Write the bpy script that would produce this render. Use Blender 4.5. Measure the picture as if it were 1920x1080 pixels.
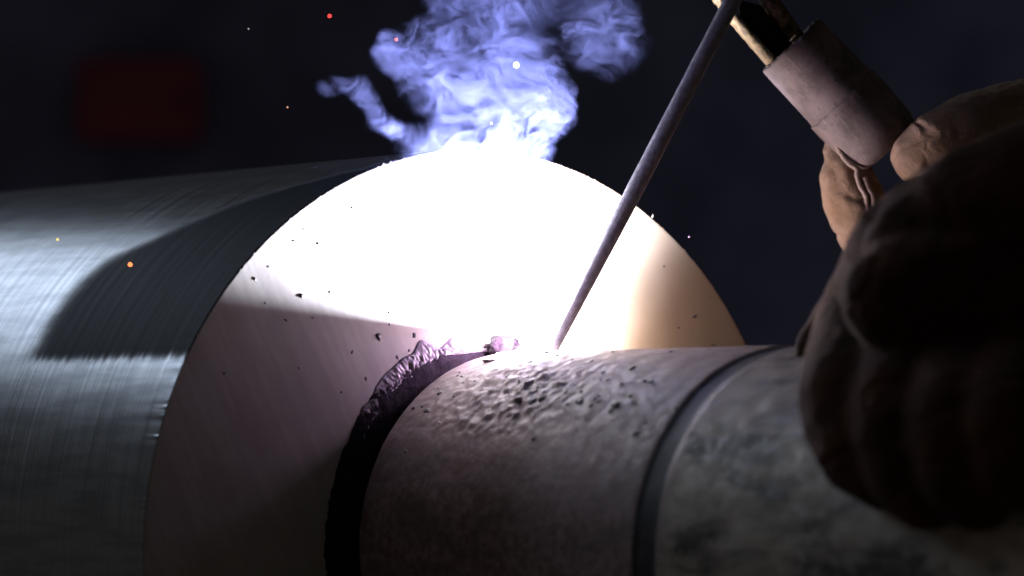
import bpy, bmesh, math, random
from mathutils import Vector, Matrix, noise
random.seed(7)
for o in list(bpy.data.objects): bpy.data.objects.remove(o)
scene = bpy.context.scene
C = scene.collection
K = 1.989e-4          # metres per unit: one unit is about 0.2 mm at the weld
DC = 7416.0           # camera distance in those units

# ------------------------------------------------------------ camera
cd = bpy.data.cameras.new('camera'); cam = bpy.data.objects.new('camera', cd); C.objects.link(cam)
cam.location = (0, -DC*K, 0); cam.rotation_euler = (math.pi/2, 0, 0)
cd.sensor_width = 36; cd.lens = 36*DC/1920; cd.shift_y = 271/1920
cd.clip_start = .02; cd.clip_end = 60
cd.dof.use_dof = True; cd.dof.focus_distance = DC*K - .01; cd.dof.aperture_fstop = 8.5
scene.camera = cam

# ------------------------------------------------------------ world, lamps, exposure
w = bpy.data.worlds.new('World'); scene.world = w; w.use_nodes = True
bg = w.node_tree.nodes['Background']; bg.inputs[0].default_value = (1.0, .93, .84, 1); bg.inputs[1].default_value = .023
scene.view_settings.view_transform = 'Standard'; scene.view_settings.look = 'None'
scene.view_settings.exposure = 0; scene.view_settings.gamma = 1
scene.cycles.use_denoising = True
scene.cycles.max_bounces = 6; scene.cycles.diffuse_bounces = 3; scene.cycles.volume_bounces = 1
scene.cycles.sample_clamp_indirect = 6
scene.cycles.caustics_reflective = False; scene.cycles.caustics_refractive = False

TH = .650
NV = Vector((math.sin(TH), -math.cos(TH), 0)); UV = Vector((math.cos(TH), math.sin(TH), 0)); VV = Vector((0, 0, 1))
F0 = Vector((-48.5, 0, -222))                 # centre of the big cylinder's end face
R0 = 754.0
PC = F0 + UV*43 + VV*12                       # centre of the pipe on that face
RP = 360.0
def frame(origin):
    m = Matrix((UV, VV, NV)).transposed().to_4x4(); m.translation = origin*K
    return m
M_FACE, M_PIPE = frame(F0), frame(PC)
CAM = Vector((0, -DC, 0))
def ray(px, py): return Vector((px-960, DC, 811-py)).normalized()
def at(px, py, y):                            # point seen at that picture position, at depth y
    s = (DC+y)/DC
    return Vector(((px-960)*s, y, (811-py)*s))
def on_face(px, py, lift=0):
    d = ray(px, py); o = F0 + NV*lift
    return CAM + d*((o-CAM).dot(NV)/d.dot(NV))
def on_pipe(px, py, r=RP):
    d = ray(px, py); wv = CAM-PC
    a, b = Vector((d.dot(UV), d.dot(VV))), Vector((wv.dot(UV), wv.dot(VV)))
    A, B, Cc = a.dot(a), a.dot(b), b.dot(b)-r*r
    disc = B*B-A*Cc
    if disc < 0: disc = 0
    return CAM + d*((-B-math.sqrt(disc))/A)
def loc(P, O): q = P-O; return q.dot(UV), q.dot(VV), q.dot(NV)

ARC = on_face(1000, 640, 62)
def lamp(name, kind, pos, energy, col, **kw):
    l = bpy.data.lights.new(name, kind); l.energy = energy; l.color = col
    for k, v in kw.items(): setattr(l, k, v)
    o = bpy.data.objects.new(name, l); C.objects.link(o); o.location = pos*K
    return o
# the welding arc: its small white-hot core and two weaker fill lamps added beside it
lamp('arc_light', 'POINT', ARC, 20.0, (.76, .79, 1.0), shadow_soft_size=7*K)
lamp('arc_fill_light', 'POINT', PC+UV*(-.139*386)+VV*(.990*386)+NV*74, .14, (.88, .62, 1.0), shadow_soft_size=20*K)
lamp('arc_fill_light', 'POINT', on_face(1092, 626, 46), .34, (1.0, .80, .74), shadow_soft_size=34*K)
# the workshop lamp behind the cylinder, far to the left
k = lamp('workshop_lamp', 'AREA', Vector((-5600, 3700, 4200)), 4.2, (.68, .81, 1.0), shape='RECTANGLE', size=1.1, size_y=.30)
d = Vector((-700, 0, 100))*K - k.location; k.rotation_euler = d.to_track_quat('-Z', 'Y').to_euler()

# ------------------------------------------------------------ node helpers
def mat(name):
    m = bpy.data.materials.new(name); m.use_nodes = True
    nt = m.node_tree; b = nt.nodes['Principled BSDF']
    return m, nt, b
class N:
    def __init__(s, nt): s.nt = nt
    def new(s, t, **kw):
        n = s.nt.nodes.new(t)
        for k, v in kw.items(): setattr(n, k, v)
        return n
    def put(s, sock, v):
        if isinstance(v, bpy.types.NodeSocket): s.nt.links.new(v, sock)
        elif v is not None: sock.default_value = v
    def math(s, op, a, b=None, c=None, clamp=False):
        n = s.new('ShaderNodeMath', operation=op, use_clamp=clamp)
        for i, v in enumerate((a, b, c)): s.put(n.inputs[i], v)
        return n.outputs[0]
    def vmath(s, op, a, b=None, scale=None):
        n = s.new('ShaderNodeVectorMath', operation=op)
        s.put(n.inputs[0], a); s.put(n.inputs[1], b)
        if scale is not None: s.put(n.inputs['Scale'], scale)
        return n.outputs['Value'] if op in ('LENGTH', 'DOT_PRODUCT', 'DISTANCE') else n.outputs[0]
    def noise(s, vec, scale, detail=3, rough=.5, dist=0, color=False):
        n = s.new('ShaderNodeTexNoise'); s.put(n.inputs['Vector'], vec)
        n.inputs['Scale'].default_value = scale; n.inputs['Detail'].default_value = detail
        n.inputs['Roughness'].default_value = rough; n.inputs['Distortion'].default_value = dist
        return n.outputs['Color' if color else 'Fac']
    def ramp(s, f, lo, hi, a=0.0, b=1.0, smooth=True):
        n = s.new('ShaderNodeMapRange'); n.interpolation_type = 'SMOOTHSTEP' if smooth else 'LINEAR'
        s.put(n.inputs[0], f)
        for i, v in enumerate((lo, hi, a, b)): s.put(n.inputs[i+1], v)
        return n.outputs[0]
    def mix(s, f, a, b):
        n = s.new('ShaderNodeMix', data_type='RGBA'); s.put(n.inputs['Factor'], f)
        for k, v in ((6, a), (7, b)):
            s.put(n.inputs[k], v if isinstance(v, bpy.types.NodeSocket) else (*v, 1))
        return n.outputs[2]
    def xyz(s, v):
        n = s.new('ShaderNodeSeparateXYZ'); s.put(n.inputs[0], v); return n.outputs
    def comb(s, x, y, z):
        n = s.new('ShaderNodeCombineXYZ')
        for i, v in enumerate((x, y, z)): s.put(n.inputs[i], v)
        return n.outputs[0]
    def bump(s, h, strength, dist, normal=None):
        n = s.new('ShaderNodeBump'); s.put(n.inputs['Height'], h)
        n.inputs['Strength'].default_value = strength; n.inputs['Distance'].default_value = dist
        if normal is not None: s.put(n.inputs['Normal'], normal)
        return n.outputs[0]
    def objco(s):                              # object coordinates in units (about 0.2 mm)
        return s.vmath('SCALE', s.new('ShaderNodeTexCoord').outputs['Object'], scale=1/K)

# ------------------------------------------------------------ object helpers
def link(name, me, m=None, parent=None, smooth=True):
    o = bpy.data.objects.new(name, me); C.objects.link(o)
    if m and not me.materials: me.materials.append(m)
    if smooth:
        for p in me.polygons: p.use_smooth = True
    if parent: o.parent = parent
    return o
def mesh(name, verts, faces):
    me = bpy.data.meshes.new(name); me.from_pydata([Vector(v)*K for v in verts], [], faces); me.update(); return me
def tag(o, label=None, cat=None, group=None, kind=None):
    for k, v in (('label', label), ('category', cat), ('group', group), ('kind', kind)):
        if v: o[k] = v
    return o
def empty(name, m, label, cat, group=None):
    o = bpy.data.objects.new(name, None); C.objects.link(o); o.matrix_world = m; o.empty_display_size = .01
    return tag(o, label, cat, group)
def lathe(name, prof, seg, fn=None, cap0=False, cap1=False, a0=0, a1=2*math.pi):
    """prof: (radius, height) along local z; fn(i, phi, r, s) -> (r, s)"""
    full = abs(a1-a0-2*math.pi) < 1e-6
    n = seg if full else seg+1
    V, Fc = [], []
    for i, (r, s) in enumerate(prof):
        for j in range(n):
            ph = a0+(a1-a0)*j/seg
            rr, ss = fn(i, ph, r, s) if fn else (r, s)
            V.append((rr*math.cos(ph), rr*math.sin(ph), ss))
    for i in range(len(prof)-1):
        for j in range(seg):
            a, b = i*n+j, i*n+(j+1) % n
            Fc.append((a, b, b+n, a+n))
    for cap, i in ((cap0, 0), (cap1, len(prof)-1)):
        if cap:
            V.append((0, 0, prof[i][1])); c = len(V)-1
            for j in range(seg):
                a, b = i*n+j, i*n+(j+1) % n
                Fc.append((c, b, a) if i == 0 else (c, a, b))
    return mesh(name, V, Fc)
def tube(name, pts, rads, seg=16, K_=True, jitter=0, seed=0, flat=1.0):
    """closed tube along points"""
    pts = [Vector(p) for p in pts]; V, Fc = [], []
    up = Vector((0, 1, 0))
    for i, p in enumerate(pts):
        t = (pts[min(i+1, len(pts)-1)]-pts[max(i-1, 0)]).normalized()
        x = t.cross(up)
        if x.length < 1e-3: x = t.cross(Vector((1, 0, 0)))
        x.normalize(); y = x.cross(t)
        for j in range(seg):
            a = 2*math.pi*j/seg; r = rads[i]
            if jitter: r *= 1+jitter*noise.noise(Vector((math.cos(a)*1.5+seed, math.sin(a)*1.5, i*.35)))
            V.append(p+x*math.cos(a)*r+y*math.sin(a)*r*flat)
    n = len(pts)
    for i in range(n-1):
        for j in range(seg):
            a, b = i*seg+j, i*seg+(j+1) % seg
            Fc.append((a, b, b+seg, a+seg))
    Fc.append(tuple(range(seg-1, -1, -1))); Fc.append(tuple(range((n-1)*seg, n*seg)))
    me = mesh(name, V, Fc)
    bm = bmesh.new(); bm.from_mesh(me); bmesh.ops.recalc_face_normals(bm, faces=bm.faces); bm.to_mesh(me); bm.free()
    return me

# ------------------------------------------------------------ materials
def m_shaft():
    m, nt, b = mat('brushed_steel'); n = N(nt); p = n.objco()
    x, y, z = n.xyz(p)[:3]
    ang = n.math('ARCTAN2', y, n.math('MULTIPLY', x, -1))          # 0 at the left limb, pi/2 on top
    # turning marks run round the cylinder: fine along the axis, long around it, slightly slanted
    zz = n.math('ADD', z, n.math('MULTIPLY', ang, 26))
    v1 = n.comb(n.math('MULTIPLY', zz, .30), n.math('MULTIPLY', ang, 1.2), 0)
    v2 = n.comb(n.math('MULTIPLY', zz, .055), n.math('MULTIPLY', ang, 1.6), 3)
    v3 = n.comb(n.math('MULTIPLY', z, .004), n.math('MULTIPLY', ang, 22), 9)
    s1 = n.noise(v1, 1, 4, .65); s2 = n.noise(v2, 1, 3, .6); s3 = n.noise(v3, 1, 3, .6)
    # shadow painted dark near the welded end, its rim in teeth along the turning marks
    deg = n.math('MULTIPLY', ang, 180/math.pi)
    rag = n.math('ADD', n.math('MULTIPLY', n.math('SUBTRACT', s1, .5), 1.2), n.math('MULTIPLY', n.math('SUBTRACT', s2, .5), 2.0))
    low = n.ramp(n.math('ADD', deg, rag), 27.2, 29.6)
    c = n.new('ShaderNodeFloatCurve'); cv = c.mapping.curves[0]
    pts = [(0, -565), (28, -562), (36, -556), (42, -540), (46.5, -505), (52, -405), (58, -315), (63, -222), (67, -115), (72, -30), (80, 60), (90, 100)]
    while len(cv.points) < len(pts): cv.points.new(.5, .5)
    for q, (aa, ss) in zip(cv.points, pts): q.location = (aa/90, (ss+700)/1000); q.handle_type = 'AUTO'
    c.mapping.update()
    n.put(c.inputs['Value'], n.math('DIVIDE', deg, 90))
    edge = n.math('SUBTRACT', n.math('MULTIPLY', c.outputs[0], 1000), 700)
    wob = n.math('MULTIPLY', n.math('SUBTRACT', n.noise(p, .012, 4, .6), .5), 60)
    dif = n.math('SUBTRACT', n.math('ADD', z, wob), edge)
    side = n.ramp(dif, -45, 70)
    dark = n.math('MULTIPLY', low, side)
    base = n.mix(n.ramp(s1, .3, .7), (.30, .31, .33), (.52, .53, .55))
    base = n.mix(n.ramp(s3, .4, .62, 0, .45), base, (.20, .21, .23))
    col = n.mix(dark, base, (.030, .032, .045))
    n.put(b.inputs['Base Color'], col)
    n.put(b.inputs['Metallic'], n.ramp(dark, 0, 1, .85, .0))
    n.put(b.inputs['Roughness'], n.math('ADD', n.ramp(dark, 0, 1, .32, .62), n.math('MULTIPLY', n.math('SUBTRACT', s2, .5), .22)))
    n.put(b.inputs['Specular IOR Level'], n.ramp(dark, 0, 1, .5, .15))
    tg = n.new('ShaderNodeTangent', direction_type='RADIAL', axis='Z'); n.put(b.inputs['Tangent'], tg.outputs[0])
    b.inputs['Anisotropic'].default_value = .3; b.inputs['Anisotropic Rotation'].default_value = .25
    h = n.math('ADD', n.math('MULTIPLY', s1, .6), n.math('MULTIPLY', s2, .6))
    n.put(b.inputs['Normal'], n.bump(h, .32, .00016))
    return m
def m_face():
    m, nt, b = mat('ground_steel_face'); n = N(nt); p = n.objco()
    x, y, z = n.xyz(p)[:3]
    # grinding streaks leaning to the left
    xr = n.math('ADD', n.math('MULTIPLY', x, .86), n.math('MULTIPLY', y, .42))
    yr = n.math('SUBTRACT', n.math('MULTIPLY', y, .86), n.math('MULTIPLY', x, .42))
    st = n.noise(n.comb(n.math('MULTIPLY', xr, .05), n.math('MULTIPLY', yr, .004), 0), 1, 4, .6)
    cl = n.noise(p, .006, 4, .55); fi = n.noise(p, .09, 3, .6)
    base = n.mix(n.ramp(st, .35, .68), (.37, .34, .285), (.445, .41, .35))
    base = n.mix(n.ramp(cl, .4, .68, 0, .5), base, (.30, .25, .21))
    # tan and brown on the right hand side: the arc's weaker light painted in
    t = n.math('ADD', x, n.math('MULTIPLY', n.math('SUBTRACT', cl, .5), 160))
    base = n.mix(n.ramp(t, 130, 260, 0, .8), base, (.40, .30, .20))
    base = n.mix(n.ramp(t, 330, 480, 0, .75), base, (.26, .19, .135))
    n.put(b.inputs['Base Color'], base)
    b.inputs['Metallic'].default_value = .15
    n.put(b.inputs['Roughness'], n.ramp(st, .3, .7, .5, .68))
    h = n.math('ADD', n.math('MULTIPLY', st, .7), n.math('MULTIPLY', fi, .35))
    n.put(b.inputs['Normal'], n.bump(h, .22, .0003))
    return m
def m_pipe():
    m, nt, b = mat('scaled_pipe_steel'); n = N(nt); p = n.objco()
    x, y, z = n.xyz(p)[:3]
    mot = n.noise(n.comb(n.math('MULTIPLY', x, 1.0), n.math('MULTIPLY', y, 1.0), n.math('MULTIPLY', z, .32)), .013, 6, .62, .6)
    fi = n.noise(p, .05, 4, .6); fine = n.noise(p, .22, 3, .6)
    far = n.ramp(z, 860, 930)
    a = n.mix(n.ramp(fi, .35, .68), (.25, .17, .17), (.44, .325, .335))
    a = n.mix(n.ramp(mot, .45, .62, 0, .55), a, (.15, .125, .115))
    f = n.mix(n.ramp(mot, .36, .60), (.085, .078, .072), (.52, .44, .375))
    f = n.mix(n.ramp(fi, .52, .7, 0, .7), f, (.60, .52, .45))
    n.put(b.inputs['Base Color'], n.mix(far, a, f))
    b.inputs['Metallic'].default_value = .1
    n.put(b.inputs['Roughness'], n.ramp(fi, .3, .7, .45, .7))
    h = n.math('ADD', n.math('MULTIPLY', fi, .8), n.math('MULTIPLY', fine, .3))
    n.put(b.inputs['Normal'], n.bump(h, .45, .0006))
    return m
def m_simple(name, c0, c1, scale, rough, metal=0, bump=.3, bdist=.0003, spec=.5, det=4):
    m, nt, b = mat(name); n = N(nt); p = n.objco()
    f = n.noise(p, scale, det, .6)
    n.put(b.inputs['Base Color'], n.mix(n.ramp(f, .32, .68), c0, c1))
    b.inputs['Metallic'].default_value = metal; b.inputs['Roughness'].default_value = rough
    b.inputs['Specular IOR Level'].default_value = spec
    n.put(b.inputs['Normal'], n.bump(f, bump, bdist))
    return m
def m_leather(name, c0, c1, c2):
    m, nt, b = mat(name); n = N(nt); p = n.objco()
    big = n.noise(p, .012, 4, .6); nap = n.noise(p, .14, 4, .7); fine = n.noise(p, .5, 2, .6)
    wr = n.noise(p, .03, 3, .5, 1.2)
    c = n.mix(n.ramp(big, .35, .65), c0, c1); c = n.mix(n.ramp(nap, .5, .72, 0, .6), c, c2)
    n.put(b.inputs['Base Color'], c)
    b.inputs['Roughness'].default_value = .9; b.inputs['Specular IOR Level'].default_value = .06
    b.inputs['Sheen Weight'].default_value = .04; b.inputs['Sheen Roughness'].default_value = .5
    h = n.math('ADD', n.math('MULTIPLY', wr, 1.6), n.math('ADD', n.math('MULTIPLY', nap, .5), n.math('MULTIPLY', fine, .2)))
    n.put(b.inputs['Normal'], n.bump(h, .6, .0009))
    return m
def m_emit(name, col, s):
    m, nt, b = mat(name); b.inputs['Base Color'].default_value = (*[c*.3 for c in col], 1)
    b.inputs['Emission Color'].default_value = (*col, 1); b.inputs['Emission Strength'].default_value = s
    return m
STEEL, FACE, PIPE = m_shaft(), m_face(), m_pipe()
SLAG = m_simple('black_slag', (.014, .009, .013), (.032, .022, .030), .06, .85, 0, .6, .0008, .15)
BEAD = m_simple('weld_metal', (.20, .165, .19), (.40, .35, .38), .05, .45, .2, .5, .0006)
BAND = m_simple('dark_turned_steel', (.024, .019, .026), (.055, .046, .058), .03, .6, .1, .3, .0003)
SPAT = m_simple('spatter', (.03, .025, .028), (.10, .085, .09), .15, .55, .3)
FLUX = m_simple('flux_coating', (.13, .123, .132), (.20, .19, .20), .09, .85, 0, .3, .0002, .2)
def m_handle():
    m, nt, b = mat('fibre_handle'); n = N(nt); p = n.objco()
    big = n.noise(p, .016, 5, .6); sc = n.noise(n.vmath('MULTIPLY', p, (1, 1, .18)), .12, 4, .65); sp = n.noise(p, .10, 3, .6)
    c = n.mix(n.ramp(big, .35, .65), (.10, .078, .075), (.19, .15, .145))
    c = n.mix(n.ramp(sc, .54, .70, 0, .6), c, (.25, .205, .195))
    c = n.mix(n.ramp(sp, .60, .70, 0, .7), c, (.045, .03, .025))
    c = n.mix(n.ramp(n.xyz(p)[2], 34, 4, 0, .6), c, (.06, .04, .03))
    n.put(b.inputs['Base Color'], c); b.inputs['Roughness'].default_value = .7; b.inputs['Specular IOR Level'].default_value = .25
    n.put(b.inputs['Normal'], n.bump(n.math('ADD', big, n.math('MULTIPLY', sc, .4)), .5, .0008))
    return m
HANDLE = m_handle()
BRASS = m_simple('scorched_brass', (.04, .022, .008), (.20, .13, .05), .06, .75, .1, .9, .0012)
DARKIN = m_simple('dark_lining', (.012, .009, .008), (.03, .022, .018), .05, .8)
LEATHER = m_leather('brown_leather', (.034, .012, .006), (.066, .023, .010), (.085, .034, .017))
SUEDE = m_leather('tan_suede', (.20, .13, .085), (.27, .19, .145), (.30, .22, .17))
WELT = m_simple('seam_piping', (.27, .20, .17), (.36, .28, .25), .1, .85, 0, .3)
GLOW = m_emit('pool_and_blocker_glow', (1.0, .93, .88), 40)  # for the weld pool and the added blobs that block the arc

# ------------------------------------------------------------ big cylinder
cyl = empty('steel_cylinder', M_FACE, 'big brushed steel cylinder on the left whose round end face glares white', 'steel cylinder')
def rim(i, ph, r, s):
    if r > R0-8 and s > -30:
        q = Vector((math.cos(ph)*46, math.sin(ph)*46, 0)); a = noise.noise(q); bq = noise.noise(q*3.1)
        r += .5*a + (5.5*max(0, bq-.28) if s > -12 else 0)
    return r, s
NSEG = 1440
body = lathe('body', [(R0, -2900), (R0, -1800), (R0, -1000), (R0, -500), (R0, -200), (R0, -60), (R0, -22), (R0, -8), (R0, -3), (R0-1, -.4)], NSEG, rim, cap0=True)
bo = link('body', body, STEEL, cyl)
fc = lathe('end_face', [(R0-1, -.4), (R0-3, 0), (R0-40, 0), (R0-200, 0), (330, 0), (120, 0)], NSEG, rim, cap1=True)
fo = link('end_face', fc, FACE, cyl, smooth=False)
# torn burrs standing on the rim
def burr_mesh(seed):
    rd = random.Random(seed); V, Fc = [], []
    for q in range(3):
        x = rd.uniform(-5, 5); h = rd.uniform(4, 10); ww = rd.uniform(1.5, 3.5); l = rd.uniform(-4, 4)
        o = len(V); V += [(x-ww, 0, -2), (x+ww, 0, -2), (x, 0, 2), (x+l, h, rd.uniform(-3, 5))]
        Fc += [(o, o+1, o+3), (o+1, o+2, o+3), (o+2, o, o+3), (o, o+2, o+1)]
    return mesh('burr', V, Fc)
BM = [burr_mesh(i) for i in range(6)]
for m_ in BM: m_.materials.append(FACE)
for i, deg in enumerate([152, 150, 148.5, 139, 133, 131.5, 128, 122, 121, 117, 116, 113.5, 112.8, 111, 109, 107.5, 106, 105, 62, 60.5, 58, 47, 45.5, 41, 36, 33, 27]):
    o = link('burr', BM[i % 6], None, cyl, smooth=False); a = math.radians(deg)
    o.matrix_local = Matrix.Translation(Vector((math.cos(a)*(R0-3), math.sin(a)*(R0-3), -3))*K) @ Matrix.Rotation(a-math.pi/2, 4, 'Z') @ Matrix.Scale(random.uniform(.5, 1.0), 4)

# ------------------------------------------------------------ welded pipe
pipe = empty('steel_pipe', M_PIPE, 'thick steel pipe with a dark turned band being arc welded onto the cylinder face', 'steel pipe')
G0, G1 = 826, 886
def pit(i, ph, r, s):
    d = math.degrees(ph) % 360
    ang = d                                             # 90 top, 180 towards the camera's left
    w1 = max(0, 1-((s-300)/260)**2)*max(0, 1-((ang-128)/20)**2)
    q = Vector((math.cos(ph)*RP, math.sin(ph)*RP, s))
    h = 1.1*noise.noise(q*.02)+.5*noise.noise(q*.07)
    if w1 > 0:
        c = noise.noise(q*.06+Vector((7, 1, 3))); e = noise.noise(q*.10+Vector((1, 9, 2)))
        h += w1*(8*max(0, c-.02)+6*max(0, e)-7*max(0, -c-.12))
    w2 = max(0, min(1, (s-900)/60))
    if w2 > 0:
        h += w2*(2*noise.noise(q*.012+Vector((3, 3, 3)))+1.6*noise.noise(q*.03))
    return r+h, s
def pipe_part(name, prof, m, parent, fn=pit, seg=520):
    # only the upper and near half needs fine facets; the rest is coarser
    return link(name, lathe(name, prof, seg, fn), m, parent)
prof = [(RP-40, 3), (RP-3, 34), (RP, 38)] + [(RP, s) for s in range(44, 560, 5)] + [(RP, s) for s in range(560, G0-2, 12)] + [(RP, G0-3), (RP-1, G0)]
wall1 = pipe_part('pipe_wall', prof, PIPE, pipe)
pipe_part('turned_band', [(RP-1, G0), (RP-4, G0+9)] + [(RP-4, s) for s in range(G0+14, G1-12, 8)] + [(RP-4, G1-9), (RP-1, G1)], BAND, pipe, fn=lambda i, ph, r, s: (r+.8*noise.noise(Vector((math.cos(ph)*9, math.sin(ph)*9, s*.02))), s+2.0*noise.noise(Vector((math.cos(ph)*6, math.sin(ph)*6, 4+s*.001)))), seg=300)
pipe_part('pipe_wall', [(RP-1, G1), (RP, G1+6), (RP+.4, G1+12), (RP, G1+20)] + [(RP, s) for s in range(G1+30, 1900, 14)] + [(RP, 2600)], PIPE, pipe, seg=400)

# black slag left in the open joint all the way round
def slagfn(i, ph, r, s):
    d = abs(math.degrees(ph)-90)                        # little slag left where the arc has just passed
    k_ = max(0, min(1, (d-12)/22))
    if r > RP: r = RP+(r-RP)*(.16+.84*k_*k_*(3-2*k_))
    q = Vector((math.cos(ph)*14, math.sin(ph)*14, s*.05))
    return r + (6*noise.noise(q)+5*noise.noise(q*2.7))*(1 if r > RP+20 else .3), s+1.5*noise.noise(q*2)
link('slag_ring', lathe('slag_ring', [(RP-38, 4), (RP-18, 6), (RP+10, 7), (RP+38, 5), (RP+50, .4)], 360, slagfn), SLAG, pipe)
# the finished part of the bead: rippled weld metal from about 93 to 152 degrees
def bead():
    V, Fc = [], []; n, mS = 300, 22
    a0, a1 = math.radians(95), math.radians(150)
    for i in range(n+1):
        t = i/n; a = a0+(a1-a0)*t
        end = min(1, t/.05)**.5
        toe = 6+54*min(1, t/.4)*(1-.5*max(0, t-.75)/.25)
        top = 5*(1-.3*t)
        rip = math.sin(t*150+7*noise.noise(Vector((t*9, 0, 0))))*(.5+.5*noise.noise(Vector((t*13, 3, 0))))
        for j in range(mS+1):
            f = j/mS                                   # 0 at the pipe side, 1 at the toe on the face
            lag = .014*math.sin(math.pi*f)             # ripples are crescents
            aa = a-lag*(1 if t > .02 else 0)
            r = RP+13*min(1, t/.3)+max(3, toe-13*min(1, t/.3))*f+16*noise.noise(Vector((t*11, f*2, 5)))*f*min(1, t/.2)
            q = Vector((t*34, f*4, 1))
            crest = math.sin(math.pi*f**.8)
            s = .8+end*crest*(top+1.0*rip+4*max(0, noise.noise(q))+2.6*noise.noise(q*2.1)+1.5*noise.noise(q*5))
            if j == mS: s = -1.5
            V.append((r*math.cos(aa), r*math.sin(aa), s))
    for i in range(n):
        for j in range(mS):
            a = i*(mS+1)+j; Fc.append((a, a+1, a+mS+2, a+mS+1))
    c = len(V); Fc.append(tuple(range(mS, -1, -1)))
    return mesh('weld_bead', V, Fc)
link('weld_bead', bead(), BEAD, pipe)
# lumps of slag standing at the bead's end and beyond the arc
def lump(name, P, size, seed, m, rot=0, parent=pipe, M=M_PIPE, sub=3):
    bm = bmesh.new(); bmesh.ops.create_icosphere(bm, subdivisions=sub, radius=1)
    for v in bm.verts:
        q = v.co*1.3+Vector((seed, seed*2.1, 0)); v.co *= 1+.35*noise.noise(q)+.22*noise.noise(q*2.6)+.13*noise.noise(q*6)
        v.co = Vector((v.co.x*size[0], v.co.y*size[1], v.co.z*size[2]))*K
    me = bpy.data.meshes.new(name); bm.to_mesh(me); bm.free()
    o = link(name, me, m, parent)
    o.matrix_local = Matrix.Translation(M.inverted() @ (P*K)) @ Matrix.Rotation(rot, 4, 'Z')
    return o
lump('slag_lump', ARC-UV*56-NV*20-VV*12, (19, 22, 42), 3, SLAG, .15, sub=4)
lump('weld_pool', PC+UV*(-30)+VV*(RP-2)+NV*84, (34, 5, 34), 5, GLOW, .08)
lump('slag_flake', on_pipe(922, 676, RP), (17, 4.5, 11), 11, PIPE, .1)

# spatter: beads stuck on the face and on the pipe
SM = []
for i in range(7):
    bm = bmesh.new(); bmesh.ops.create_icosphere(bm, subdivisions=2, radius=1)
    for v in bm.verts:
        q = v.co*1.6+Vector((i*5, 0, 0)); v.co *= 1+.4*noise.noise(q)
        v.co.z *= .35; v.co *= K
    me = bpy.data.meshes.new('spatter'); bm.to_mesh(me); bm.free(); me.materials.append(SPAT)
    for p in me.polygons: p.use_smooth = True
    SM.append(me)
def spatter(P, r, nrm, parent, M):
    o = bpy.data.objects.new('spatter', random.choice(SM)); C.objects.link(o); o.parent = parent
    x = M.inverted().to_3x3() @ nrm
    o.matrix_local = Matrix.Translation(M.inverted() @ (P*K)) @ x.to_track_quat('Z', 'Y').to_matrix().to_4x4() @ Matrix.Rotation(random.uniform(0, 6.3), 4, 'Z') @ Matrix.Diagonal((r*random.uniform(.8, 1.6), r*random.uniform(.6, 1), r, 1))
for px, py, r in [(565, 555, 4.5), (619, 548, 2.8), (730, 586, 2.6), (710, 631, 6), (777, 629, 5), (597, 457, 2.4), (570, 430, 2.2), (536, 600, 3), (586, 596, 2.2), (498, 568, 2.2),
                  (478, 523, 3), (730, 608, 2), (1302, 594, 4), (1272, 615, 2.6), (1245, 500, 2.2), (1330, 560, 2.4), (686, 710, 3), (767, 657, 3), (745, 670, 3), (660, 660, 2.6), (640, 735, 3), (420, 700, 3), (560, 690, 2.5), (504, 500, 2), (551, 452, 2), (660, 390, 1.8)]:
    spatter(on_face(px, py), r, NV, cyl, M_FACE)
def pn(P): a, b, c = loc(P, PC); return (UV*a+VV*b).normalized()
pp = [(745, 697, 5), (758, 705, 4.5), (765, 728, 6), (735, 715, 4), (862, 698, 4), (865, 706, 5), (858, 704, 3), (918, 701, 3), (890, 714, 3), (824, 737, 6), (822, 728, 3), (851, 743, 3), (870, 756, 2.5), (775, 765, 5), (800, 770, 6), (792, 762, 4), (1025, 661, 7), (1045, 666, 3), (1072, 673, 3), (1110, 676, 3), (990, 707, 5),
      (1088, 752, 6), (1108, 760, 5), (1060, 735, 5), (1153, 758, 9), (1180, 742, 4), (1185, 690, 5), (1130, 698, 4), (1258, 659, 4), (1320, 648, 3), (1338, 647, 4), (1150, 659, 3), (760, 846, 4), (975, 753, 4), (917, 771, 4), (1190, 812, 6)]
rs = random.Random(4)
for q in range(46):
    pp.append((rs.gauss(1060, 95), rs.gauss(742, 32), rs.uniform(2, 5)))
for px, py, r in pp:
    P = on_pipe(px, py, RP+1); spatter(P, r, pn(P), pipe, M_PIPE)

# ------------------------------------------------------------ electrode and holder
def along(a, b, n): return [a+(b-a)*(i/n) for i in range(n+1)]
tip = at(1035, 657, ARC.y-14); top = at(1408, -66, ARC.y+120)
L_ = (top-tip).length
pts = along(tip, top, 60)
rads = [11.5+5*min(1, (i/60)/.42)**.9 for i in range(61)]
rod = link('welding_electrode', tube('welding_electrode', pts, rads, 24, jitter=.02), FLUX)
for off, size in (((20, 17, -2), (8, 21, 12)), ((22, 4, 8), (8, 33, 9)), ((.469*27, -.883*27, 9), (14, 20, 9))):  # glowing blobs added to keep the arc off glove, holder and right face
    dm = bmesh.new(); bmesh.ops.create_icosphere(dm, subdivisions=3, radius=1)
    for v in dm.verts:
        v.co *= 1+.22*noise.noise(v.co*1.4+Vector(size)); v.co = Vector((v.co.x*size[0], v.co.y*size[2], v.co.z*size[1]))*K
    dme = bpy.data.meshes.new('arc_blocker'); dm.to_mesh(dme); dm.free()
    link('arc_blocker', dme, GLOW, rod).location = (ARC+Vector(off))*K
tag(rod, 'thin grey coated welding rod slanting down from the holder to the bright arc', 'welding rod')

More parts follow.
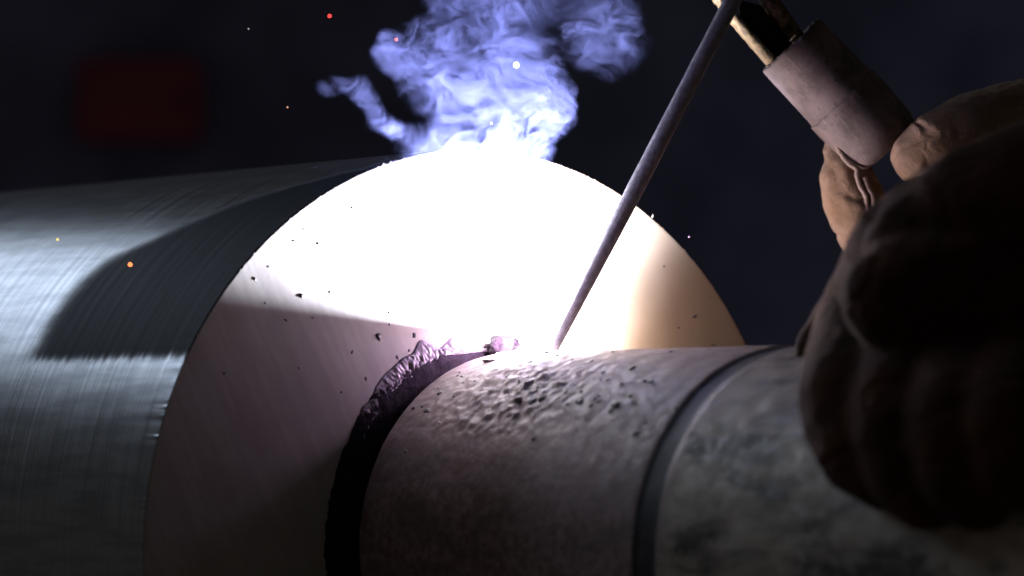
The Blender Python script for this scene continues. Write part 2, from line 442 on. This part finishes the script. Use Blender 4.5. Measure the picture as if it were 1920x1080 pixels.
hold = empty('electrode_holder', Matrix.Translation(at(1560, 190, 160)*K), 'tubular electrode holder with scorched brass jaws held in a tan glove', 'electrode holder')
h0 = hold.location/K
def hp(px, py, y): return at(px, py, y)-h0
ax0, ax1 = hp(1484, 84, 170), hp(1745, 362, 190)      # axis of the handle
hd = (ax1-ax0).normalized(); hl = (ax1-ax0).length
hx = hd.cross(Vector((0, 1, 0))).normalized(); hy = hx.cross(hd)
HM = Matrix((hx, hy, hd)).transposed().to_4x4(); HM.translation = ax0*K
def hl_lathe(name, prof, m, fn=None, seg=72, **kw):
    o = link(name, lathe(name, prof, seg, fn, **kw), m, hold); o.matrix_local = HM; return o
def wob(i, ph, r, s): return r+1.6*noise.noise(Vector((math.cos(ph)*1.6, math.sin(ph)*1.6, s*.014)))+.6*noise.noise(Vector((math.cos(ph)*5, math.sin(ph)*5, s*.05))), s+(5*noise.noise(Vector((math.cos(ph)*7, math.sin(ph)*7, 2))) if i < 4 else 0)
hl_lathe('handle', [(58, 40), (62, 6), (70, -2), (74, 0), (75, 6), (75.5, 30), (76, 60), (76.5, 90), (77, 120), (77.5, 146)], HANDLE, wob)
hl_lathe('handle_sleeve', [(76, 141), (80.5, 142.5), (81.5, 146), (81, 170), (80, 200), (79, 230), (77, 252), (71, 266), (58, 274), (30, 276)], HANDLE, wob, cap1=True)
hl_lathe('handle_core', [(60, 36), (58, 60)], DARKIN, cap1=True, cap0=True)
tm = [hl_lathe('rivet', [(0.2, 0)], BRASS) for _ in ()]
rv = bmesh.new(); bmesh.ops.create_icosphere(rv, subdivisions=2, radius=4.2*K); rme = bpy.data.meshes.new('rivet'); rv.to_mesh(rme); rv.free(); rme.materials.append(WELT)
for dg in (196, 214, 232, 250, 268):
    o = link('rivet', rme, None, hold); a = math.radians(dg)
    o.matrix_local = HM @ Matrix.Translation(Vector((66*math.cos(a), 66*math.sin(a), 0))*K)
def jaw(pts, wds, th, seed):
    V, Fc = [], []; n = len(pts)
    for i, (p, wd) in enumerate(zip(pts, wds)):
        t = (pts[min(i+1, n-1)]-pts[max(0, i-1)]).normalized(); x = t.cross(Vector((0, 1, 0))).normalized()
        j1 = 4.2*noise.noise(Vector((i*.8, seed, 0))); j2 = 3.4*noise.noise(Vector((i*.8, seed, 5)))
        for sx, sy in ((-1, -1), (1, -1), (1, 1), (-1, 1)):
            V.append(p+x*sx*(wd/2+(j1 if sx < 0 else j2))+Vector((0, sy*th/2, 0)))
    for i in range(n-1):
        for j in range(4): a, b = i*4+j, i*4+(j+1) % 4; Fc.append((a, a+4, b+4, b))
    Fc += [(0, 1, 2, 3), tuple(range(n*4-1, n*4-5, -1))]
    me = mesh('jaw', V, Fc)
    bm = bmesh.new(); bm.from_mesh(me); bmesh.ops.recalc_face_normals(bm, faces=bm.faces)
    bmesh.ops.bevel(bm, geom=list(bm.edges), offset=1.6*K, segments=2, affect='EDGES'); bm.to_mesh(me); bm.free()
    return me
def jpts(a, b, n=24): return along(a, b, n)
link('jaw', jaw(jpts(hp(1446, 116, 160), hp(1340, -6, 170))+[hp(1345, -40, 175), hp(1372, -62, 178)], [16]*20+[13, 11, 10, 10, 10, 12, 14], 70, 1), BRASS, hold)
link('jaw', jaw(jpts(hp(1500, 84, 180), hp(1438, -6, 185))+[hp(1428, -40, 185), hp(1424, -80, 185)], [30]*27, 60, 4), BRASS, hold)
link('jaw_core', jaw(jpts(hp(1476, 112, 182), hp(1388, 4, 184)), [58]*10+[50]*10+[40, 30, 22, 16, 10], 34, 9), DARKIN, hold)

# ------------------------------------------------------------ gloves
def fused(name, balls, caps, voxel, smooth, m, parent, disp=(1.8, .02), seed=0):
    """one continuous skin round ellipsoids (centre, radii) and tapered chains ((point, radius), ...)"""
    bm = bmesh.new()
    for c, r in balls:
        s = bmesh.ops.create_icosphere(bm, subdivisions=3, radius=1)['verts']
        for v in s: v.co = Vector((v.co.x*r[0], v.co.y*r[1], v.co.z*r[2]))+c
    for ch in caps:
        # one closed tube with round ends along the chain
        P = [p for p, r in ch]; Rr = [r for p, r in ch]; path = []
        d0 = (P[1]-P[0]).normalized(); d1 = (P[-1]-P[-2]).normalized()
        for a in (-86, -60, -35, -15): path.append((P[0]+d0*Rr[0]*math.sin(math.radians(a)), Rr[0]*math.cos(math.radians(a))))
        for i in range(len(P)-1):
            a_, b_, c_, e_ = P[max(0, i-1)], P[i], P[i+1], P[min(len(P)-1, i+2)]
            for q in range(5):
                t = q/5
                path.append((.5*((2*b_)+(c_-a_)*t+(2*a_-5*b_+4*c_-e_)*t*t+(3*b_-a_-3*c_+e_)*t**3), Rr[i]+(Rr[i+1]-Rr[i])*(t*t*(3-2*t))))
        for a in (0, 15, 35, 60, 86): path.append((P[-1]+d1*Rr[-1]*math.sin(math.radians(a)), Rr[-1]*math.cos(math.radians(a))))
        sg, vs = 20, []
        for i, (p, r) in enumerate(path):
            t = (path[min(i+1, len(path)-1)][0]-path[max(i-1, 0)][0]).normalized()
            x = t.cross(Vector((0, 1, 0)))
            if x.length < .05: x = t.cross(Vector((1, 0, 0)))
            x.normalize(); y = x.cross(t)
            vs.append([bm.verts.new(p+(x*math.cos(2*math.pi*j/sg)+y*math.sin(2*math.pi*j/sg))*r) for j in range(sg)])
        for i in range(len(vs)-1):
            for j in range(sg):
                bm.faces.new((vs[i][j], vs[i][(j+1) % sg], vs[i+1][(j+1) % sg], vs[i+1][j]))
        bm.faces.new(vs[0][::-1]); bm.faces.new(vs[-1])
    bmesh.ops.recalc_face_normals(bm, faces=bm.faces)
    for v in bm.verts: v.co *= K
    me = bpy.data.meshes.new('tmp'); bm.to_mesh(me); bm.free()
    o = bpy.data.objects.new('tmp', me); C.objects.link(o)
    rm = o.modifiers.new('r', 'REMESH'); rm.mode = 'VOXEL'; rm.voxel_size = voxel*K
    sm = o.modifiers.new('s', 'SMOOTH'); sm.factor = .6; sm.iterations = smooth
    ev = o.evaluated_get(bpy.context.evaluated_depsgraph_get())
    out = bpy.data.meshes.new_from_object(ev); out.name = name
    bpy.data.objects.remove(o); bpy.data.meshes.remove(me)
    nv = len(out.vertices); co = [0.0]*(3*nv); no = [0.0]*(3*nv)
    out.vertices.foreach_get('co', co); out.vertices.foreach_get('normal', no)
    for i in range(0, 3*nv, 3):
        q = Vector((co[i], co[i+1], co[i+2]))/K
        dd = disp[0]*(noise.noise(q*disp[1]+Vector((seed, 0, 0)))+.5*noise.noise(q*disp[1]*2.6))
        # leather folds: narrow creases
        cr = noise.noise(Vector((q.x*.006+q.z*.004, q.y*.006, q.z*.012))+Vector((seed, 4, 0)))
        dd = (dd-disp[0]*1.6*max(0, 1-abs(cr)*9))*K
        for j in range(3): co[i+j] += no[i+j]*dd
    out.vertices.foreach_set('co', co)
    out.update(); out.materials.clear()
    return link(name, out, m, parent)
person = bpy.data.objects.new('person', None); C.objects.link(person); person.location = at(1800, 600, -400)*K
tag(person, 'person in brown leather welding gloves, one hand on the pipe, one gripping the holder', 'person')
bpy.context.view_layer.update()
p0 = person.location/K
def gp(px, py, y): return at(px, py, y)-p0
def gq(px, py, lift):                                  # lifted off the pipe towards the viewer
    P = on_pipe(px, py, RP); return CAM+(P-CAM)*((P-CAM).length-lift)/(P-CAM).length-p0
Yn = lambda px, py: on_pipe(px, py, RP).y
yb = on_pipe(1640, 700).y
# near glove: back of the hand on top of the pipe, four fingers draped over its near side, thumb beyond the crest
near_caps = [
    [(gp(1690, 455, yb+20), 80), (gq(1622, 600, 70), 80), (gq(1590, 740, 62), 80), (gq(1612, 840, 56), 72), (gq(1656, 890, 46), 58)],
    [(gp(1765, 430, yb-40), 86), (gq(1708, 600, 95), 84), (gq(1690, 770, 80), 82), (gq(1708, 880, 66), 72), (gq(1742, 930, 50), 58)],
    [(gp(1850, 420, yb-110), 88), (gq(1806, 610, 105), 84), (gq(1796, 780, 88), 80), (gq(1808, 885, 70), 70), (gq(1836, 930, 54), 56)],
    [(gp(1935, 430, yb-200), 84), (gq(1900, 630, 100), 78), (gq(1896, 770, 84), 74), (gq(1904, 862, 66), 64), (gq(1926, 900, 50), 52)],
    [(gp(1660, 520, yb+130), 66), (gp(1580, 590, yb+230), 46), (gp(1530, 640, yb+250), 32), (gp(1514, 662, yb+250), 24)],
    [(gp(1760, 440, yb-20), 105), (gp(1860, 420, yb-100), 135), (gp(1990, 390, yb-150), 150), (gp(2250, 330, yb-200), 170), (gp(2500, 280, yb-240), 190)],
]
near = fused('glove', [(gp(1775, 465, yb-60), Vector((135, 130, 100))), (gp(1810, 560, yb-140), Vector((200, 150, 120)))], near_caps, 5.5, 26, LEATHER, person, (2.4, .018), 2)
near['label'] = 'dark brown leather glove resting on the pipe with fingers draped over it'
# far glove: thumb under the holder, finger wrapped round it
yf = 170
far_caps = [
    [(gp(1925, 228, yf), 84), (gp(1830, 248, yf-30), 78), (gp(1764, 270, yf-46), 68), (gp(1724, 293, yf-46), 56)],
    [(gp(1940, 330, yf-20), 84), (gp(1850, 360, yf-30), 76), (gp(1790, 385, yf-30), 66)],
    [(gp(1950, 430, yf), 84), (gp(1860, 455, yf), 74), (gp(1800, 470, yf), 62)],
    [(gp(1960, 510, yf+10), 76), (gp(1870, 530, yf+10), 66), (gp(1815, 540, yf+10), 56)],
    [(gp(1740, 520, yf+120), 84), (gp(1652, 460, yf+70), 66), (gp(1606, 386, yf+40), 62), (gp(1583, 325, yf+35), 52), (gp(1566, 286, yf+40), 28), (gp(1560, 272, yf+42), 16)],
    [(gp(1960, 370, yf+120), 150), (gp(2150, 400, yf+100), 160), (gp(2450, 420, yf+60), 185)],
]
farg = fused('glove', [(gp(1860, 420, yf+150), Vector((170, 110, 170)))], far_caps, 4.5, 8, SUEDE, person, (2.6, .024), 9)
farg['label'] = 'tan suede glove gripping the electrode holder'
# seam piping down the thumb
sp = [(1563, 258), (1570, 276), (1582, 292), (1592, 306), (1604, 316), (1610, 332), (1614, 350), (1622, 368), (1628, 390), (1636, 412), (1640, 430)]
def seam_pts(dx):
    o = []
    for i, (x, y) in enumerate(sp):
        o.append(gp(x+dx+2*math.sin(i*2.1), y, yf-12-12*math.sin(math.pi*min(1, i/9))))
    return o
def smooth_path(P, n=8):
    out = []
    for i in range(len(P)-1):
        a, b, c, d2 = P[max(0, i-1)], P[i], P[i+1], P[min(len(P)-1, i+2)]
        for q in range(n):
            t = q/n
            out.append(.5*((2*b)+(c-a)*t+(2*a-5*b+4*c-d2)*t*t+(3*b-a-3*c+d2)*t**3))
    return out+[P[-1]]
for dx, rr in ((0, 5.5), (13, 5)):
    P = smooth_path(seam_pts(dx)[(0 if dx == 0 else 5):])
    s_ = link('seam', tube('seam', P, [rr*(1+.25*noise.noise(Vector((i*.3, dx, 0)))) for i in range(len(P))], 10), WELT, farg)

# ------------------------------------------------------------ flying sparks
def spark(px, py, y, r, col, s, label):
    bm = bmesh.new(); bmesh.ops.create_icosphere(bm, subdivisions=2, radius=r*.8*K)
    for v in bm.verts: v.co *= 1+.15*noise.noise(v.co*300/K*.002)
    me = bpy.data.meshes.new('spark'); bm.to_mesh(me); bm.free()
    o = link('spark', me, m_emit('spark_glow', col, s)); o.location = at(px, py, y)*K
    tag(o, label, 'spark', 'sparks flying from the weld')
spark(743, 74, -60, 4, (1, .16, .09), 2.2, 'small red spark at the upper left edge of the smoke')
spark(618, 30, -60, 5, (1, .06, .05), 1.6, 'red spark highest in the picture, left of the smoke')
spark(968, 122, -120, 6.5, (1, .9, .6), 12, 'pale yellow spark glowing inside the smoke')
spark(244, 496, -160, 5.5, (1, .20, .06), 2.6, 'orange spark in front of the dark patch on the cylinder')
spark(108, 449, -160, 3.6, (1, .75, .3), 1.1, 'faint yellow spark in front of the grey cylinder, leftmost spark')
spark(921, 231, -120, 2.4, (1, .95, 1), 6, 'tiny white spark low in the smoke')
spark(539, 201, -30, 2.4, (.9, .45, .25), .8, 'dim spark in the dark left of the curled smoke wisp')
spark(466, 54, -30, 2.2, (.7, .7, .7), .5, 'faintest grey spark against the dark wall')
spark(1292, 444, -60, 2.4, (.8, .5, .9), 1.0, 'tiny violet spark right of the rod above the face edge')

# ------------------------------------------------------------ background wall
WALL = m_simple('dark_wall_paint', (.15, .16, .29), (.24, .255, .44), .0016, .9, 0, .1, .001, .2)
wy = 2.6
wme = mesh('wall', [(-9000, wy/K, -6000), (9000, wy/K, -6000), (9000, wy/K, 7000), (-9000, wy/K, 7000)], [(0, 1, 2, 3)])
wall = tag(link('wall', wme, WALL, smooth=False), kind='structure')
RED = m_simple('red_paint', (.28, .045, .085), (.34, .06, .10), .004, .5, 0, .1, .0005)
def box(name, c, s, m, parent, bev=3):
    bm = bmesh.new(); bmesh.ops.create_cube(bm, size=1)
    for v in bm.verts: v.co = Vector((v.co.x*s[0], v.co.y*s[1], v.co.z*s[2]))*K
    bmesh.ops.bevel(bm, geom=list(bm.edges), offset=bev*K, segments=2, affect='EDGES')
    me = bpy.data.meshes.new(name); bm.to_mesh(me); bm.free()
    o = link(name, me, m, parent, smooth=False); o.location = c*K; return o
sc_ = (DC+wy/K)/DC
bc = at(262, 190, wy/K-120)
rb = empty('red_box', Matrix.Translation(bc*K), 'blurred dark red metal box on the wall behind the cylinder', 'wall box')
box('cabinet', Vector((0, 0, 0)), (640, 236, 420), RED, rb, 14)
box('door', Vector((0, -124, 0)), (560, 14, 350), RED, rb, 5)
box('handle', Vector((230, -142, 0)), (26, 26, 90), BAND, rb, 6)

# ------------------------------------------------------------ smoke: a volume computed on a grid
def smoke():
    U = 100.0                                            # one smoke unit = 100 units
    org = on_face(890, 280, 70)*K
    me = bpy.data.meshes.new('smoke')
    lo, hi = (-4.1, -.54, -3.7), (4.9, .54, 3.6)
    me.from_pydata([(x*U*K, y*U*K, z*U*K) for x in (lo[0], hi[0]) for y in (lo[1], hi[1]) for z in (lo[2], hi[2])], [], [(0, 1, 3, 2), (4, 6, 7, 5), (0, 4, 5, 1), (2, 3, 7, 6), (0, 2, 6, 4), (1, 5, 7, 3)])
    o = bpy.data.objects.new('smoke', me); C.objects.link(o); o.location = org; o.rotation_euler = (0, 0, TH)
    m = bpy.data.materials.new('smoke'); m.use_nodes = True; nt = m.node_tree; nt.nodes.clear()
    out = nt.nodes.new('ShaderNodeOutputMaterial'); pv = nt.nodes.new('ShaderNodeVolumePrincipled')
    pv.inputs['Color'].default_value = (.40, .45, .98, 1); pv.inputs['Density'].default_value = 1.0
    pv.inputs['Anisotropy'].default_value = 0.0
    nt.links.new(pv.outputs[0], out.inputs['Volume'])
    me.materials.append(m)
    g = bpy.data.node_groups.new('smoke_field', 'GeometryNodeTree')
    g.interface.new_socket('Geometry', in_out='INPUT', socket_type='NodeSocketGeometry')
    g.interface.new_socket('Geometry', in_out='OUTPUT', socket_type='NodeSocketGeometry')
    n = N(g)
    go = n.new('NodeGroupOutput'); n.new('NodeGroupInput')
    vc = n.new('GeometryNodeVolumeCube')
    vc.inputs['Min'].default_value = [v*U*K for v in lo]; vc.inputs['Max'].default_value = [v*U*K for v in hi]
    for i, nm in enumerate(('Resolution X', 'Resolution Y', 'Resolution Z')):
        vc.inputs[nm].default_value = int((hi[i]-lo[i])/.018)
    p = n.vmath('MULTIPLY', n.new('GeometryNodeInputPosition').outputs[0], (.803/(U*K), 1/(U*K), 1/(U*K)))
    def warp(v, scale, amt, detail=1, off=0):
        c = n.noise(n.vmath('ADD', v, (off, off*1.7, -off)), scale, detail, .5, color=True)
        return n.vmath('ADD', v, n.vmath('SCALE', n.vmath('SUBTRACT', c, (.5, .5, .5)), scale=amt))
    s1 = warp(p, 1.1, .45, 1, 3.1)
    s1 = warp(s1, 2.6, .30, 1, 7.7)
    def blob(c, r, soft, amp=1.0):
        q = n.vmath('DIVIDE', n.vmath('SUBTRACT', s1, c), r)
        return n.ramp(n.vmath('LENGTH', q), 1.0, 1.0-soft, 0, amp)
    def seg(a, b, r, soft, amp, src):
        a, b = Vector(a), Vector(b); d = b-a
        t = n.math('DIVIDE', n.vmath('DOT_PRODUCT', n.vmath('SUBTRACT', src, tuple(a)), tuple(d)), d.length_squared, clamp=True)
        q = n.vmath('SUBTRACT', n.vmath('SUBTRACT', src, tuple(a)), n.vmath('SCALE', tuple(d), scale=t))
        return n.ramp(n.vmath('LENGTH', q), r, r*(1-soft), 0, amp)
    s0 = warp(p, 2.2, .22, 2, 1.3)
    parts = [blob((.05, 0, 1.55), (1.75, .36, 1.3), .2), blob((0, 0, .05), (1.5, .4, .7), .3, 1.5), blob((1.15, 0, .85), (.75, .36, .8), .22, 1.2),
             blob((.35, 0, 2.8), (1.5, .36, 1.0), .3, .8), blob((-1.4, 0, 1.6), (.5, .3, .55), .3, 1.0), blob((2.5, .1, 2.4), (1.0, .36, .95), .35, .40),
             seg((-1.05, 0, .1), (-1.75, 0, .42), .25, .7, 1.5, s0), seg((-1.75, 0, .42), (-2.0, 0, .85), .21, .7, 1.4, s0),
             seg((-2.0, 0, .85), (-2.12, 0, 1.05), .23, .7, 1.2, s0), seg((-2.12, 0, 1.05), (-2.65, 0, .98), .21, .8, .9, s0),
             seg((.2, 0, 0), (1.1, 0, -3.3), .5, .9, .15, p)]
    mk = parts[0]
    for q in parts[1:]: mk = n.math('MAXIMUM', mk, q)
    q1 = warp(p, .9, 1.5, 1, 11.0); q1 = warp(q1, 1.9, .75, 1, 23.0); q1 = warp(q1, 4.2, .26, 1, 5.0)
    def ridge(sc, wd, off, det=1.0):
        f = n.noise(n.vmath('ADD', q1, (off, off, off)), sc, det, .5)
        return n.ramp(n.math('ABSOLUTE', n.math('SUBTRACT', f, .5)), wd, 0)
    r1, r2, r3 = ridge(.9, .028, 0, 2), ridge(1.7, .04, 40, 2), ridge(3.6, .09, 80)
    body_ = n.ramp(n.noise(q1, .8, 3, .55), .36, .66)
    d = n.math('ADD', n.math('MULTIPLY', r1, 1.5), n.math('MULTIPLY', r2, .9))
    d = n.math('ADD', d, n.math('MULTIPLY', r3, .5))
    d = n.math('ADD', d, n.math('MULTIPLY', body_, .20)); d = n.math('ADD', d, .03)
    dens = n.math('MULTIPLY', n.math('MULTIPLY', d, mk), SMOKE_D)
    n.put(vc.inputs['Density'], dens)
    sm = n.new('GeometryNodeSetMaterial'); sm.inputs['Material'].default_value = m
    g.links.new(vc.outputs[0], sm.inputs[0]); g.links.new(sm.outputs[0], go.inputs[0])
    md = o.modifiers.new('field', 'NODES'); md.node_group = g
    tag(o, kind='stuff'); o['label'] = 'curling blue white welding smoke rising from the arc above the end face'
SMOKE_D = 17.0
smoke()
bpy.context.view_layer.update()
